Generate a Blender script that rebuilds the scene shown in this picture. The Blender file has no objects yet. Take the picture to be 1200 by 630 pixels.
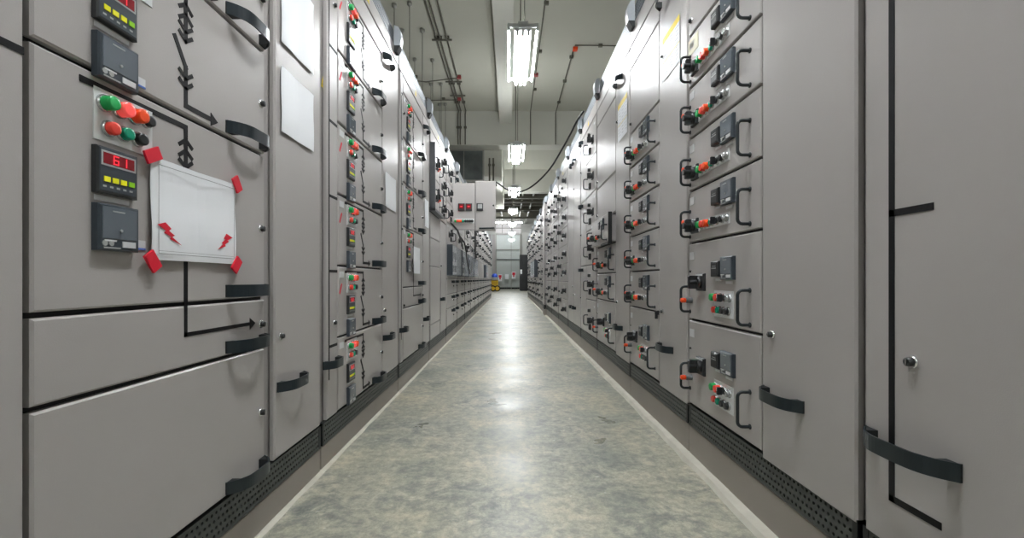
import bpy, bmesh, math, random
from mathutils import Vector, Matrix
random.seed(7)
COL = bpy.context.scene.collection
PI = math.pi
# ---------------------------------------------------------------- measures
F, CX, CY = 520.0, 597.0, 327.0        # focal length and vanishing point, 1200x630 frame
H = 0.79                               # camera height
XL, XR = 0.77, 0.80                    # door planes left / right of the camera
def PL(x, y):                          # point of the left door plane -> (Y, z)
    return XL*F/(CX-x), H+(CY-y)*XL/(CX-x)
def at(x, y, Y):                       # point at depth Y -> world
    return Vector(((x-CX)*Y/F, Y, H+(CY-y)*Y/F))
def s2l(c):
    c = c/255.0
    return c/12.92 if c <= .04045 else ((c+.055)/1.055)**2.4
def rgb(r, g, b): return (s2l(r), s2l(g), s2l(b), 1)

# ---------------------------------------------------------------- materials
def mat(name, col, rough=.5, metal=0, bump=None, spec=.5, emit=None, estr=0, var=None, trans=0, coat=0, alpha=1, wave=None):
    m = bpy.data.materials.new(name); m.use_nodes = True
    nt = m.node_tree; b = nt.nodes['Principled BSDF']
    b.inputs['Base Color'].default_value = col
    b.inputs['Roughness'].default_value = rough
    b.inputs['Metallic'].default_value = metal
    b.inputs['Specular IOR Level'].default_value = spec
    b.inputs['Transmission Weight'].default_value = trans
    b.inputs['Coat Weight'].default_value = coat
    b.inputs['Alpha'].default_value = alpha
    if emit:
        b.inputs['Emission Color'].default_value = emit
        b.inputs['Emission Strength'].default_value = estr
    tc = nt.nodes.new('ShaderNodeTexCoord')
    if bump:
        n = nt.nodes.new('ShaderNodeTexNoise'); n.inputs['Scale'].default_value = bump[0]; n.inputs['Detail'].default_value = 2
        bp = nt.nodes.new('ShaderNodeBump'); bp.inputs['Strength'].default_value = bump[1]; bp.inputs['Distance'].default_value = bump[2]
        nt.links.new(tc.outputs['Object'], n.inputs['Vector'])
        nt.links.new(n.outputs['Fac'], bp.inputs['Height']); nt.links.new(bp.outputs['Normal'], b.inputs['Normal'])
        if wave:                              # slight waviness of pressed sheet metal
            n2 = nt.nodes.new('ShaderNodeTexNoise'); n2.inputs['Scale'].default_value = wave[0]; n2.inputs['Detail'].default_value = 0
            b2 = nt.nodes.new('ShaderNodeBump'); b2.inputs['Strength'].default_value = wave[1]; b2.inputs['Distance'].default_value = wave[2]
            ge = nt.nodes.new('ShaderNodeNewGeometry')
            nt.links.new(ge.outputs['Position'], n2.inputs['Vector'])
            nt.links.new(n2.outputs['Fac'], b2.inputs['Height']); nt.links.new(b2.outputs['Normal'], bp.inputs['Normal'])
    if var:                                   # (scale, amount): soft variation of the colour
        n = nt.nodes.new('ShaderNodeTexNoise'); n.inputs['Scale'].default_value = var[0]; n.inputs['Detail'].default_value = 5
        mx = nt.nodes.new('ShaderNodeMix'); mx.data_type = 'RGBA'
        a = var[1]
        mx.inputs[6].default_value = (col[0]*(1-a), col[1]*(1-a), col[2]*(1-a), 1)
        mx.inputs[7].default_value = (min(1, col[0]*(1+a)), min(1, col[1]*(1+a)), min(1, col[2]*(1+a)), 1)
        nt.links.new(tc.outputs['Object'], n.inputs['Vector'])
        nt.links.new(n.outputs['Fac'], mx.inputs[0]); nt.links.new(mx.outputs[2], b.inputs['Base Color'])
    return m
M = {}
M['paint']  = mat('grey_powder_coat', (.43,.408,.395,1), .31, bump=(420, .16, .0012), spec=.36, wave=(3.5,.5,.006))
M['frame']  = mat('grey_frame_paint', (.34,.32,.31,1), .42, bump=(420, .12, .001))
M['plinth'] = mat('plinth_paint', (.30,.27,.24,1), .5, var=(3, .12))
M['black']  = mat('black_gasket', (.008,.008,.009,1), .6)
M['grille'] = mat('dark_green_grey_grille', rgb(58,62,60), .42)
M['vent']   = mat('galvanised_vent', (.24,.26,.28,1), .45, metal=.3)
M['handle'] = mat('dark_handle_plastic', rgb(30,40,45), .3, bump=(600,.1,.0005))
M['hside']  = mat('handle_end_plastic', rgb(22,26,28), .5)
M['tube']   = mat('black_handle_tube', rgb(36,42,46), .28)
M['chrome'] = mat('chrome', (.75,.75,.77,1), .15, metal=1)
M['steel']  = mat('galvanised_steel', (.34,.34,.31,1), .45, metal=.5)
M['rod']    = mat('dull_rod_steel', (.13,.125,.10,1), .6, metal=.2)
M['mimic']  = mat('black_mimic_tape', (.006,.006,.007,1), .55, spec=.25)
M['paper']  = mat('white_paper', (.92,.94,.97,1), .45)
M['paperline'] = mat('grey_print', (.35,.35,.37,1), .6)
M['label']  = mat('white_label', (.68,.69,.70,1), .35)
M['cream']  = mat('cream_label', (.70,.66,.46,1), .45)
M['red']    = mat('red_tape', rgb(214,22,48), .45)
M['yellow'] = mat('yellow_print', rgb(236,208,30), .5)
M['greenb'] = mat('green_button_plastic', rgb(10,165,80), .3)
M['redb']   = mat('red_button_plastic', rgb(240,70,55), .3)
M['pinkb']  = mat('lit_red_lens', rgb(250,90,85), .25, emit=rgb(255,90,85), estr=.10)
M['orangeb']= mat('orange_button_plastic', rgb(250,80,25), .3)
M['tealb']  = mat('teal_lens', rgb(12,150,115), .25)
M['blackb'] = mat('black_button_plastic', rgb(32,34,36), .35)
M['bezel']  = mat('bezel_chrome', (.55,.56,.57,1), .25, metal=.8)
M['plate']  = mat('clear_button_plate', (.74,.76,.76,1), .2, coat=.5)
M['relay']  = mat('relay_case', rgb(58,66,74), .35)
M['relay2'] = mat('relay_window', rgb(100,108,116), .15, coat=.6)
M['device'] = mat('meter_case', rgb(40,42,44), .4)
M['silver'] = mat('meter_fascia', (.38,.39,.39,1), .35)
M['redlcd'] = mat('red_display_window', rgb(128,26,34), .2, coat=.4)
M['led']    = mat('red_display_digits', rgb(235,30,45), .4, emit=rgb(255,40,60), estr=.28)
M['yled']   = mat('yellow_indicator', rgb(225,220,20), .4, emit=rgb(225,220,20), estr=.04)
M['gled']   = mat('green_indicator', rgb(130,190,20), .4, emit=rgb(130,190,20), estr=.04)
M['bluet']  = mat('blue_tag', rgb(70,110,190), .5)
M['greyk']  = mat('grey_knob', rgb(95,98,102), .4)
M['pocket'] = mat('clear_pocket', (.62,.62,.62,1), .12, coat=1)
M['hood'] = mat('pale_hood_plastic', (.40,.43,.46,1), .4)
M['enamel'] = mat('white_enamel', (.62,.64,.64,1), .35)
M['tubelight'] = mat('lit_fluorescent_tube', (1,1,1,1), .5, emit=(.95,.98,1,1), estr=32)
M['ceiling']= mat('painted_concrete_ceiling', (.47,.47,.40,1), .7, var=(.7,.07), bump=(5,.1,.01))
M['beam']   = mat('painted_concrete_beam', (.56,.56,.50,1), .7, var=(.9,.06))
M['wall']   = mat('wall_paint', (.50,.50,.47,1), .7, var=(.5,.06))
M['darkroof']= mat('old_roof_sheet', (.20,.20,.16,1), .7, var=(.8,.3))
M['duct']   = mat('dark_galvanised_duct', (.13,.145,.145,1), .35, metal=.6, var=(3,.6), bump=(3,.5,.02))
M['shutter']= mat('shutter_paint', (.52,.56,.54,1), .45)
M['clad']   = mat('white_wall_sheet', (.80,.76,.76,1), .5)
M['jred']   = mat('faded_red_box', rgb(150,60,60), .5)
M['cable']  = mat('black_cable', (.012,.012,.012,1), .4)
M['cartyel']= mat('yellow_machine_paint', rgb(235,190,40), .4)
M['cartblu']= mat('blue_plastic', rgb(40,80,200), .4)
M['rubber'] = mat('black_rubber', (.015,.015,.015,1), .8)
M['cement'] = mat('pale_cement_edge', (.50,.48,.41,1), .75, var=(14,.25), bump=(40,.4,.004))
def clear_mat():
    m = bpy.data.materials.new('clear_polycarbonate'); m.use_nodes = True
    nt = m.node_tree; b = nt.nodes['Principled BSDF']
    b.inputs['Base Color'].default_value = (.75,.8,.85,1); b.inputs['Roughness'].default_value = .08
    b.inputs['IOR'].default_value = 1.45; b.inputs['Alpha'].default_value = .32
    return m
M['clear'] = clear_mat()
def floor_mat():
    m = bpy.data.materials.new('polished_concrete'); m.use_nodes = True
    nt = m.node_tree; N = nt.nodes; L = nt.links; b = N['Principled BSDF']
    tc = N.new('ShaderNodeTexCoord')
    def noise(scale, detail, rough=.6, dist=0):
        n = N.new('ShaderNodeTexNoise'); n.inputs['Scale'].default_value = scale; n.inputs['Detail'].default_value = detail
        n.inputs['Roughness'].default_value = rough; n.inputs['Distortion'].default_value = dist
        L.new(tc.outputs['Object'], n.inputs['Vector']); return n
    def ramp(src, stops):
        r = N.new('ShaderNodeValToRGB'); e = r.color_ramp.elements
        e[0].position, e[0].color = stops[0]; e[1].position, e[1].color = stops[1]
        for p, c in stops[2:]:
            x = e.new(p); x.color = c
        L.new(src, r.inputs['Fac']); return r
    def mixn(fac, c1, c2):
        x = N.new('ShaderNodeMix'); x.data_type = 'RGBA'; L.new(fac, x.inputs[0])
        for q, c in ((6, c1), (7, c2)):
            if isinstance(c, tuple): x.inputs[q].default_value = c
            else: L.new(c, x.inputs[q])
        return x.outputs[2]
    def soft(sc, lo, hi, detail=8, rough=.65, dist=0):
        r = ramp(noise(sc, detail, rough, dist).outputs['Fac'], [(lo, (0,0,0,1)), (hi, (1,1,1,1))]); r.color_ramp.interpolation = 'EASE'; return r.outputs[0]
    base = mixn(soft(1.9,.33,.67), (.24,.26,.235,1), (.56,.52,.395,1))
    base2 = mixn(soft(7,.33,.67,10,.74,1.2), (.17,.19,.18,1), (.58,.545,.44,1))
    base = mixn(soft(2.4,.35,.68,6), base, base2)
    fine = mixn(soft(26,.36,.66,8,.8), (.46,.50,.53,1), (1.18,1.15,1.08,1))
    mx = N.new('ShaderNodeMix'); mx.data_type = 'RGBA'; mx.blend_type = 'MULTIPLY'; mx.inputs[0].default_value = .75
    L.new(base, mx.inputs[6]); L.new(fine, mx.inputs[7])
    # small pale scuffs
    s = ramp(noise(30, 2, .5).outputs['Fac'], [(.70, (0,0,0,1)), (.77, (1,1,1,1))])
    mx2 = N.new('ShaderNodeMix'); mx2.data_type = 'RGBA'; mx2.inputs[7].default_value = (.75,.74,.68,1)
    ml = N.new('ShaderNodeMath'); ml.operation = 'MULTIPLY'; ml.inputs[1].default_value = .45
    L.new(s.outputs[0], ml.inputs[0]); L.new(ml.outputs[0], mx2.inputs[0])
    L.new(mx.outputs[2], mx2.inputs[6]); L.new(mx2.outputs[2], b.inputs['Base Color'])
    r = ramp(noise(3, 4, .5).outputs['Fac'], [(.3, (.27,.27,.27,1)), (.7, (.46,.46,.46,1))])
    L.new(r.outputs[0], b.inputs['Roughness'])
    b.inputs['Specular IOR Level'].default_value = .42
    bp = N.new('ShaderNodeBump'); bp.inputs['Strength'].default_value = .10; bp.inputs['Distance'].default_value = .004
    L.new(noise(7, 3, .5).outputs['Fac'], bp.inputs['Height']); L.new(bp.outputs['Normal'], b.inputs['Normal'])
    return m
M['floor'] = floor_mat()

# ---------------------------------------------------------------- mesh builder
class MB:
    def __init__(s, side=1): s.v=[]; s.f=[]; s.m=[]; s.mats=[]; s.sm=[]; s.side=side
    def _mi(s, mk):
        if mk not in s.mats: s.mats.append(mk)
        return s.mats.index(mk)
    def add(s, vs, fs, mk, smooth=False):
        o = len(s.v); mi = s._mi(mk)
        s.v += [(s.side*p[0], p[1], p[2]) for p in vs]
        for f in fs: s.f.append([o+i for i in f]); s.m.append(mi); s.sm.append(smooth)
    def box(s, x0,x1,y0,y1,z0,z1, mk):
        vs=[(x,y,z) for x in (x0,x1) for y in (y0,y1) for z in (z0,z1)]
        s.add(vs, [(0,1,3,2),(4,6,7,5),(0,4,5,1),(2,3,7,6),(0,2,6,4),(1,5,7,3)], mk); return s
    def panel(s, d0,d1,u0,u1,z0,z1, mk, c=.004):      # box with chamfered front (towards +d)
        vs=[(d0,u0,z0),(d0,u1,z0),(d0,u1,z1),(d0,u0,z1),
            (d1-c,u0,z0),(d1-c,u1,z0),(d1-c,u1,z1),(d1-c,u0,z1),
            (d1,u0+c,z0+c),(d1,u1-c,z0+c),(d1,u1-c,z1-c),(d1,u0+c,z1-c)]
        fs=[(3,2,1,0)]
        for a in (0,4):
            for i in range(4): fs.append((a+i, a+(i+1)%4, a+4+(i+1)%4, a+4+i))
        fs.append((8,9,10,11)); s.add(vs, fs, mk); return s
    def prism(s, pts, d0, d1, mk):                    # polygon of (u,z) extruded along d
        n=len(pts); vs=[(d0,u,z) for u,z in pts]+[(d1,u,z) for u,z in pts]
        fs=[tuple(range(n))[::-1], tuple(range(n,2*n))]+[(i,(i+1)%n,n+(i+1)%n,n+i) for i in range(n)]
        s.add(vs, fs, mk); return s
    def line(s, pts, w, d0, d1, mk):                  # polyline of (u,z) with a width
        for (a,b) in zip(pts[:-1], pts[1:]):
            du,dz=b[0]-a[0],b[1]-a[1]; L=math.hypot(du,dz) or 1; du/=L; dz/=L; h=w/2
            a2=(a[0]-du*h,a[1]-dz*h); b2=(b[0]+du*h,b[1]+dz*h)
            s.prism([(a2[0]-dz*h,a2[1]+du*h),(a2[0]+dz*h,a2[1]-du*h),(b2[0]+dz*h,b2[1]-du*h),(b2[0]-dz*h,b2[1]+du*h)], d0, d1, mk)
        return s
    def lathe(s, c, prof, mk, n=16, axis='d', smooth=True):      # prof: (r, h) along the axis
        vs=[]; 
        for r,h in prof:
            for k in range(n):
                a=2*PI*k/n; p,q=r*math.cos(a), r*math.sin(a)
                if axis=='d': vs.append((c[0]+h, c[1]+p, c[2]+q))
                elif axis=='z': vs.append((c[0]+p, c[1]+q, c[2]+h))
                else: vs.append((c[0]+p, c[1]+h, c[2]+q))
        fs=[]
        for j in range(len(prof)-1):
            for k in range(n): fs.append((j*n+k, j*n+(k+1)%n, (j+1)*n+(k+1)%n, (j+1)*n+k))
        s.add(vs, fs, mk, smooth)
        m=len(prof)-1
        s.add([vs[k] for k in range(n)], [tuple(range(n))[::-1]], mk); s.add([vs[m*n+k] for k in range(n)], [tuple(range(n))], mk)
        return s
    def pipe(s, pts, r, mk, n=8):
        pts=[Vector(p) for p in pts]; rings=[]; up=None
        for i,p in enumerate(pts):
            t=(pts[min(i+1,len(pts)-1)]-pts[max(i-1,0)]).normalized()
            if up is None: up = Vector((0,0,1)) if abs(t.z)<.9 else Vector((1,0,0))
            a=t.cross(up).normalized(); up=a.cross(t).normalized()
            rings.append([p+a*(r*math.cos(2*PI*k/n))+up*(r*math.sin(2*PI*k/n)) for k in range(n)])
        vs=[tuple(v) for R in rings for v in R]; fs=[]
        for j in range(len(rings)-1):
            for k in range(n): fs.append((j*n+k, j*n+(k+1)%n, (j+1)*n+(k+1)%n, (j+1)*n+k))
        s.add(vs, fs, mk, True)
        e=len(rings)-1
        s.add([vs[k] for k in range(n)], [tuple(range(n))[::-1]], mk); s.add([vs[e*n+k] for k in range(n)], [tuple(range(n))], mk)
        return s
    def perf(s, d, u0,u1,z0,z1, nu, nz, r, mk):       # perforated sheet with real octagonal holes
        cu=(u1-u0)/nu; cz=(z1-z0)/nz
        for j in range(nz):
            off = (cu*.5 if j%2 else 0)
            for i in range(nu+(0 if not j%2 else -1)):
                a=u0+off+i*cu; b=z0+j*cz; mu,mz=a+cu/2,b+cz/2
                sq=[(a+cu,mz),(a+cu,b+cz),(mu,b+cz),(a,b+cz),(a,mz),(a,b),(mu,b),(a+cu,b)]
                oc=[(mu+r*math.cos(PI/4*k), mz+r*math.sin(PI/4*k)) for k in range(8)]
                vs=[(d,)+p for p in sq]+[(d,)+p for p in oc]+[(d-.008,)+p for p in oc]
                fs=[(k,(k+1)%8,8+(k+1)%8,8+k) for k in range(8)]+[(8+k,8+(k+1)%8,16+(k+1)%8,16+k) for k in range(8)]
                s.add(vs, fs, mk)
            if j%2:
                for a0,a1 in ((u0,u0+off),(u1-off,u1)):
                    s.add([(d,a0,z0+j*cz),(d,a1,z0+j*cz),(d,a1,z0+(j+1)*cz),(d,a0,z0+(j+1)*cz)], [(0,1,2,3)], mk)
        return s
    def mesh(s, name):
        me=bpy.data.meshes.new(name); me.from_pydata(s.v, [], s.f)
        for k in s.mats: me.materials.append(M[k])
        for p,mi,sm in zip(me.polygons, s.m, s.sm): p.material_index=mi; p.use_smooth=sm
        bm=bmesh.new(); bm.from_mesh(me); bmesh.ops.recalc_face_normals(bm, faces=bm.faces); bm.to_mesh(me); bm.free()
        me.update(); return me
def put(name, me, parent=None, loc=(0,0,0), rot=None, scale=None):
    if isinstance(me, MB): me = me.mesh(name)
    o=bpy.data.objects.new(name, me); COL.objects.link(o); o.location=loc
    if rot: o.rotation_euler=rot
    if scale: o.scale=scale
    if parent: o.parent=parent
    return o
def tag(o, label=None, cat=None, group=None, kind=None):
    if label: o['label']=label
    if cat: o['category']=cat
    if group: o['group']=group
    if kind: o['kind']=kind
    return o
def thing(name, label, cat, loc=(0,0,0), group=None):
    o=bpy.data.objects.new(name, None); COL.objects.link(o); o.location=loc; o.empty_display_size=.1
    return tag(o, label, cat, group)
_cache={}
def shared(key, fn):
    if key not in _cache: _cache[key]=fn().mesh(key if isinstance(key,str) else key[0])
    return _cache[key]

# ---------------------------------------------------------------- small fittings (local x = out of the door, side-aware)
def bow_handle(sd, w=.19, h=.034, bulge=.042):
    def fn():
        m=MB(sd); n=22; t=.004
        def off(a, extra=0):
            q=math.sin(PI*a); return bulge*(1-(1-q)**2.0)*.98+extra
        for i in range(n):
            a,b=i/n,(i+1)/n
            da,db=.004+off(a),.004+off(b); ua,ub=a*w,b*w
            vs=[(da-t,ua,0),(da,ua,0),(da,ua,h),(da-t,ua,h),(db-t,ub,0),(db,ub,0),(db,ub,h),(db-t,ub,h)]
            m.add(vs,[(0,4,5,1),(1,5,6,2),(2,6,7,3),(3,7,4,0)],'handle')
        for u0,u1 in ((0,.03),(w-.03,w)):                 # end blocks against the door
            a=(.03/w); d=.004+off(a)-.006
            near=u0==0
            pts=[(0,u0),(0,u1),(d if near else .002,u1),(.003 if near else d,u0)]
            vs=[(p[0],p[1],.002) for p in pts]+[(p[0],p[1],h-.002) for p in pts]
            m.add(vs,[(3,2,1,0),(4,5,6,7)]+[(k,(k+1)%4,4+(k+1)%4,4+k) for k in range(4)],'hside')
        return m
    return shared(('bow_handle',sd,w), fn)
def u_handle(sd, h=.115, out=.042, r=.0055):
    def fn():
        m=MB(sd); c=.016; pts=[(0,0,0),(out-c,0,0)]
        for k in range(1,5): a=PI/2*k/4; pts.append((out-c+c*math.sin(a),0,c-c*math.cos(a)))
        pts.append((out,0,h-c))
        for k in range(1,5): a=PI/2*k/4; pts.append((out-c+c*math.cos(a),0,h-c+c*math.sin(a)))
        pts.append((0,0,h)); m.pipe(pts,r,'tube',10)
        for z in (0,h): m.lathe((0,0,z),[(.009,0),(.009,.003),(.007,.004)],'tube',12)
        return m
    return shared(('u_handle',sd,h), fn)
def lock(sd):
    def fn():
        m=MB(sd); m.lathe((0,0,0),[(.013,0),(.013,.003),(.011,.005)],'chrome',18)
        m.lathe((.004,0,0),[(.0085,0),(.0085,.009),(.006,.010)],'blackb',14)
        m.box(.0135,.0155,-.0015,.0015,-.006,.006,'chrome'); return m
    return shared(('lock',sd), fn)
def button(sd, col, r=.0125, out=.016):
    def fn():
        m=MB(sd); m.lathe((0,0,0),[(r+.003,0),(r+.003,.004),(r+.0015,.006)],'bezel',18)
        m.lathe((.005,0,0),[(r,0),(r,out*.55),(r*.93,out*.8),(r*.6,out*.78)],col,18); return m
    return shared(('button',sd,col,r,out), fn)
def selector(sd):
    def fn():
        m=MB(sd); m.lathe((0,0,0),[(.0155,0),(.0155,.004),(.0135,.006)],'bezel',18)
        m.lathe((.005,0,0),[(.0115,0),(.0115,.008)],'blackb',18)
        m.panel(.012,.030,-.005,.005,-.014,.014,'blackb',.002); m.box(.0301,.0308,-.001,.001,0,.012,'label'); return m
    return shared(('selector',sd), fn)
def rotary(sd, big=False):
    def fn():
        m=MB(sd); a=.036 if big else .031
        m.panel(0,.012,-a,a,-a,a,'device',.004); m.lathe((.012,0,0),[(.025,0),(.025,.010),(.022,.014)],'blackb',20)
        m.panel(.022,.058 if big else .048,-.010,.010,-.027,.027,'blackb',.004)
        m.lathe((.026,0,.0),[(.014,0),(.013,.030)],'blackb',12)
        m.box(.0125,.0135,-a+.004,a-.004,a-.010,a-.004,'label'); return m
    return shared(('rotary_switch',sd,big), fn)
def padknob(sd):
    def fn():
        m=MB(sd); m.lathe((0,0,0),[(.0125,0),(.0125,.022),(.010,.026)],'greyk',16)
        m.lathe((.026,0,0),[(.008,0),(.0105,.004),(.0105,.020),(.006,.023)],'orangeb',16); return m
    return shared(('lock_knob',sd), fn)
def relay(sd, w=.09, h=.088, dark=False):
    def fn():
        m=MB(sd); m.panel(0,.014,0,w,0,h,'relay',.003)
        m.panel(.013,.0155,w*.08,w*.92,h*.26,h*.94,'relay2',.001)
        q=lambda a,b:(w*a,w*b) if sd>0 else (w*(1-b),w*(1-a))
        m.box(.0155,.016,*q(.3,.6),h*.84,h*.87,'silver'); m.lathe((.0155,w*.5,h*.45),[(.003,0),(.003,.002)],'silver',8)
        for k in range(2): m.lathe((.0135,q(.13+.15*k,.2)[0],h*.16),[(.0055,0),(.0055,.002)],'silver',10)
        m.box(.0135,.0155,*q(.12,.40),h*.20,h*.235,'label'); m.box(.0135,.0155,*q(.55,.88),h*.09,h*.22,'label'); m.box(.0135,.015,*q(.1,.5),h*.05,h*.08,'silver'); return m
    return shared(('protection_relay',sd,w,h), fn)
def small_meter(sd, w=.062, h=.06):
    def fn():
        m=MB(sd); m.panel(0,.018,0,w,0,h,'device',.004); m.panel(.017,.019,w*.12,w*.88,h*.12,h*.88,'blackb',.001)
        m.box(.019,.0195,w*.2,w*.8,h*.52,h*.58,'silver'); m.box(.019,.0195,w*.25,w*.7,h*.66,h*.70,'silver'); return m
    return shared(('small_meter',sd,w,h), fn)
SEG={'5':'afgcd','7':'abc','1':'bc','6':'afgcde','0':'abcdef','E':'afged'}
def display(sd, w=.09, h=.088, text='61'):
    def fn():
        m=MB(sd); m.panel(0,.0178,0,w,0,h,'device',.003); m.panel(.0175,.019,w*.05,w*.95,h*.06,h*.97,'relay',.001)
        m.box(.019,.0200,w*.08,w*.92,h*.60,h*.92,'silver'); m.box(.0200,.0205,w*.12,w*.88,h*.64,h*.88,'redlcd')
        for i,ch in enumerate(text):
            u=w*(.42+.20*i) if sd>0 else w*(.62-.20*i)
            k=1 if sd>0 else -1; a=w*.055; b=h*.085; z=h*.76
            S={'a':[(-a,b),(a,b)],'g':[(-a,0),(a,0)],'d':[(-a,-b),(a,-b)],'f':[(-a,0),(-a,b)],'b':[(a,0),(a,b)],'e':[(-a,-b),(-a,0)],'c':[(a,-b),(a,0)]}
            for sg in SEG[ch]: m.line([(u+k*p,z+q) for p,q in S[sg]],.0022,.0205,.0212,'led')
        for k in range(4): m.prism([(w*(.14+.20*k),h*.26),(w*(.28+.20*k),h*.26),(w*(.28+.20*k),h*.37),(w*(.14+.20*k),h*.37)],.019,.0215,'yled' if k<3 else 'gled')
        for k in range(5): m.box(.019,.0196,w*(.12+.16*k),w*(.2+.16*k),h*.14,h*.18,'silver')
        return m
    return shared(('display_meter',sd,w,h,text), fn)
def label_plate(sd, w, h, mk='label'):
    return shared(('label',sd,round(w,3),round(h,3),mk), lambda: MB(sd).panel(0,.0018,0,w,0,h,mk,.0005))
def lit(sd, seq_col, seq):
    pass

def chevron(m, u, z, up, s=.019, w=.009, d=.0):
    k=1 if up else -1
    m.line([(u-s,z-k*s*.75),(u,z),(u+s,z-k*s*.75)], w, d, d+.0014, 'mimic')
def arrow(m, u, z, L=.028, h=.017, d=0):
    m.prism([(u,z-h),(u+L,z),(u,z+h)], d, d+.0015, 'mimic')
def feeder_mimic(sd, ht, through=False):
    def fn():
        m=MB(sd); t=ht-.027; u=.34; w=.012
        m.line([(.085,t),(u,t)],w,0,.0012,'mimic'); m.line([(u,t),(u,ht*.58)],w,0,.0012,'mimic')
        chevron(m,u,t-.030,True); chevron(m,u,t-.055,True); chevron(m,u,t-.096,False); chevron(m,u,t-.118,False)
        b=ht*.36
        m.line([(u-.034,b+.055),(u,b)],w,0,.0012,'mimic'); m.line([(u,b),(u,.024)],w,0,.0012,'mimic')
        chevron(m,u,b-.028,False); chevron(m,u,b-.050,False)
        if through: m.line([(u,.024),(u,.006)],w,0,.0012,'mimic')
        else: m.line([(u,.024),(u+.09,.024)],w,0,.0012,'mimic'); arrow(m,u+.088,.024)
        return m
    return shared(('mimic_line',sd,round(ht,3),through), fn)

# ---------------------------------------------------------------- cabinet building
def body(root, sd, W, ztop=2.37, vtop=2.47, g0=.19, p0=.10, depth=1.2, fr=True, hood=True, friz=2.27):
    m=MB(sd); m.box(-depth,-.022,0,W,g0,ztop,'frame')
    put('body',m,root)
    put('plinth',MB(sd).panel(-depth+.02,-.006,0,W,0.0,p0-.003,'plinth',.003),root)
    def gr():
        g=MB(sd); n=int(W/.0185); g.box(-.03,-.022,.004,W-.004,p0,g0,'black')
        g.perf(-.004,.018,W-.018,p0+.006,g0-.006,n,4,.0047,'grille')
        g.box(-.022,-.003,.004,W-.004,g0-.007,g0-.001,'grille'); g.box(-.022,-.003,.004,W-.004,p0,p0+.007,'grille')
        g.box(-.022,-.0025,.004,.019,p0,g0-.001,'hside'); g.box(-.022,-.0025,W-.019,W-.004,p0,g0-.001,'hside')
        return g
    put('vent_grille', shared(('vent_grille',sd,W,g0), gr), root)
    put('top_panel', MB(sd).panel(-.022,-.001,.003,W-.003,friz+.004,ztop-.006,'paint',.003), root)
    def tv():
        g=MB(sd); n=int(W/.022); g.box(-.05,-.03,.002,W-.002,ztop,vtop,'relay')
        g.perf(-.012,.01,W-.01,ztop+.008,vtop-.006,n,4,.0075,'vent')
        g.box(-.05,-.010,.002,W-.002,vtop-.006,vtop,'vent'); g.box(-.05,-.010,.002,W-.002,ztop+.001,ztop+.008,'vent')
        g.box(-.05,-.009,0,.010,ztop+.001,vtop,'vent'); g.box(-.05,-.009,W-.010,W,ztop+.001,vtop,'vent'); 
        g.box(-depth,-.05,.002,W-.002,ztop,vtop-.01,'frame')
        return g
    put('top_vent', shared(('top_vent',sd,W,ztop), tv), root)
    put('warning_sticker', MB(sd).prism([(W*.45,friz+.03),(W*.45+.05,friz+.03),(W*.45+.025,friz+.075)],-.001,.0005,'yellow'), root)
    if hood:
        def hd():
            g=MB(sd); pr=[(0,.0),(.018,.0),(.040,.04),(.048,.09),(.044,.135),(.028,.165),(0,.175)]
            for mk,lo,hi in (('hside',0,3),('hood',2,7)):
                P=pr[lo:hi]; n=len(P); P=P+[(0,P[-1][1]),(0,P[0][1])]
                n=len(P); vs=[(p[0],0,p[1]) for p in P]+[(p[0],.06,p[1]) for p in P]
                g.add(vs,[tuple(range(n)),tuple(range(n,2*n))[::-1]]+[(i,(i+1)%n,n+(i+1)%n,n+i) for i in range(n)],mk)
            return g
        put('vent_hood', shared(('vent_hood',sd), hd), root, (0,W-.12,vtop-.16))
def gasket(root, sd, u0,u1,z0,z1):
    put('gasket', MB(sd).box(-.0219,-.016,u0,u1,z0,z1,'black'), root)
def left_drawer(root, sd, u0, z0, ht, W=.68, full=True, first=False):
    dr=put('drawer', MB(sd).panel(-.016,0,0,W,.005,ht-.005,'paint'), root, (0,u0,z0))
    put('handle', bow_handle(sd), dr, (0,W-.192,.010))
    put('lock', lock(sd), dr, (0,W-.022,ht*.48))
    if not full: return dr
    top=ht-.027
    r1,r2=top-.028,top-.073
    put('button_plate', label_plate(sd,.135,.098,'plate'), dr, (0,.105,r2-.027))
    for u,c,r in ((.125,'greenb',.0135),(.158,'pinkb',.0145),(.192,'orangeb',.0145),(.222,'blackb',.0115)):
        put('push_button', button(sd,c,r,.022 if c!='blackb' else .012), dr, (.0018,u,r1))
    for u,c in ((.134,'redb'),(.166,'tealb'),(.200,'blackb')):
        put('push_button', button(sd,c,.0125,.014), dr, (.0018,u,r2))
    put('display_meter', display(sd), dr, (0,.102,top-.20), scale=(.62,1,1))
    put('label', label_plate(sd,.075,.010), dr, (0,.107,top-.213))
    put('protection_relay', relay(sd), dr, (0,.102,top-.307 if ht>.31 else .01), scale=(1,1,.95 if ht<.35 else 1))
    if not first: put('label', label_plate(sd,.05,.028), dr, (0,.015,ht-.055))
    if W<.69 and ht<.33 and not first and root['label'].startswith('second'): put('warning_tape', MB(sd).prism([(.012,ht-.125),(.02,ht-.13),(.045,ht-.085),(.037,ht-.08)],0,.0015,'red'), dr)
    put('mimic_line', feeder_mimic(sd, ht, ht>.4), dr)
    put('label', MB(sd).box(0,.0015,.193,.222,0,.020,'label').box(.0015,.002,.198,.222,0,.004,'bluet'), dr, (0,0,max(.012,top-.300)))
    return dr
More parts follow.
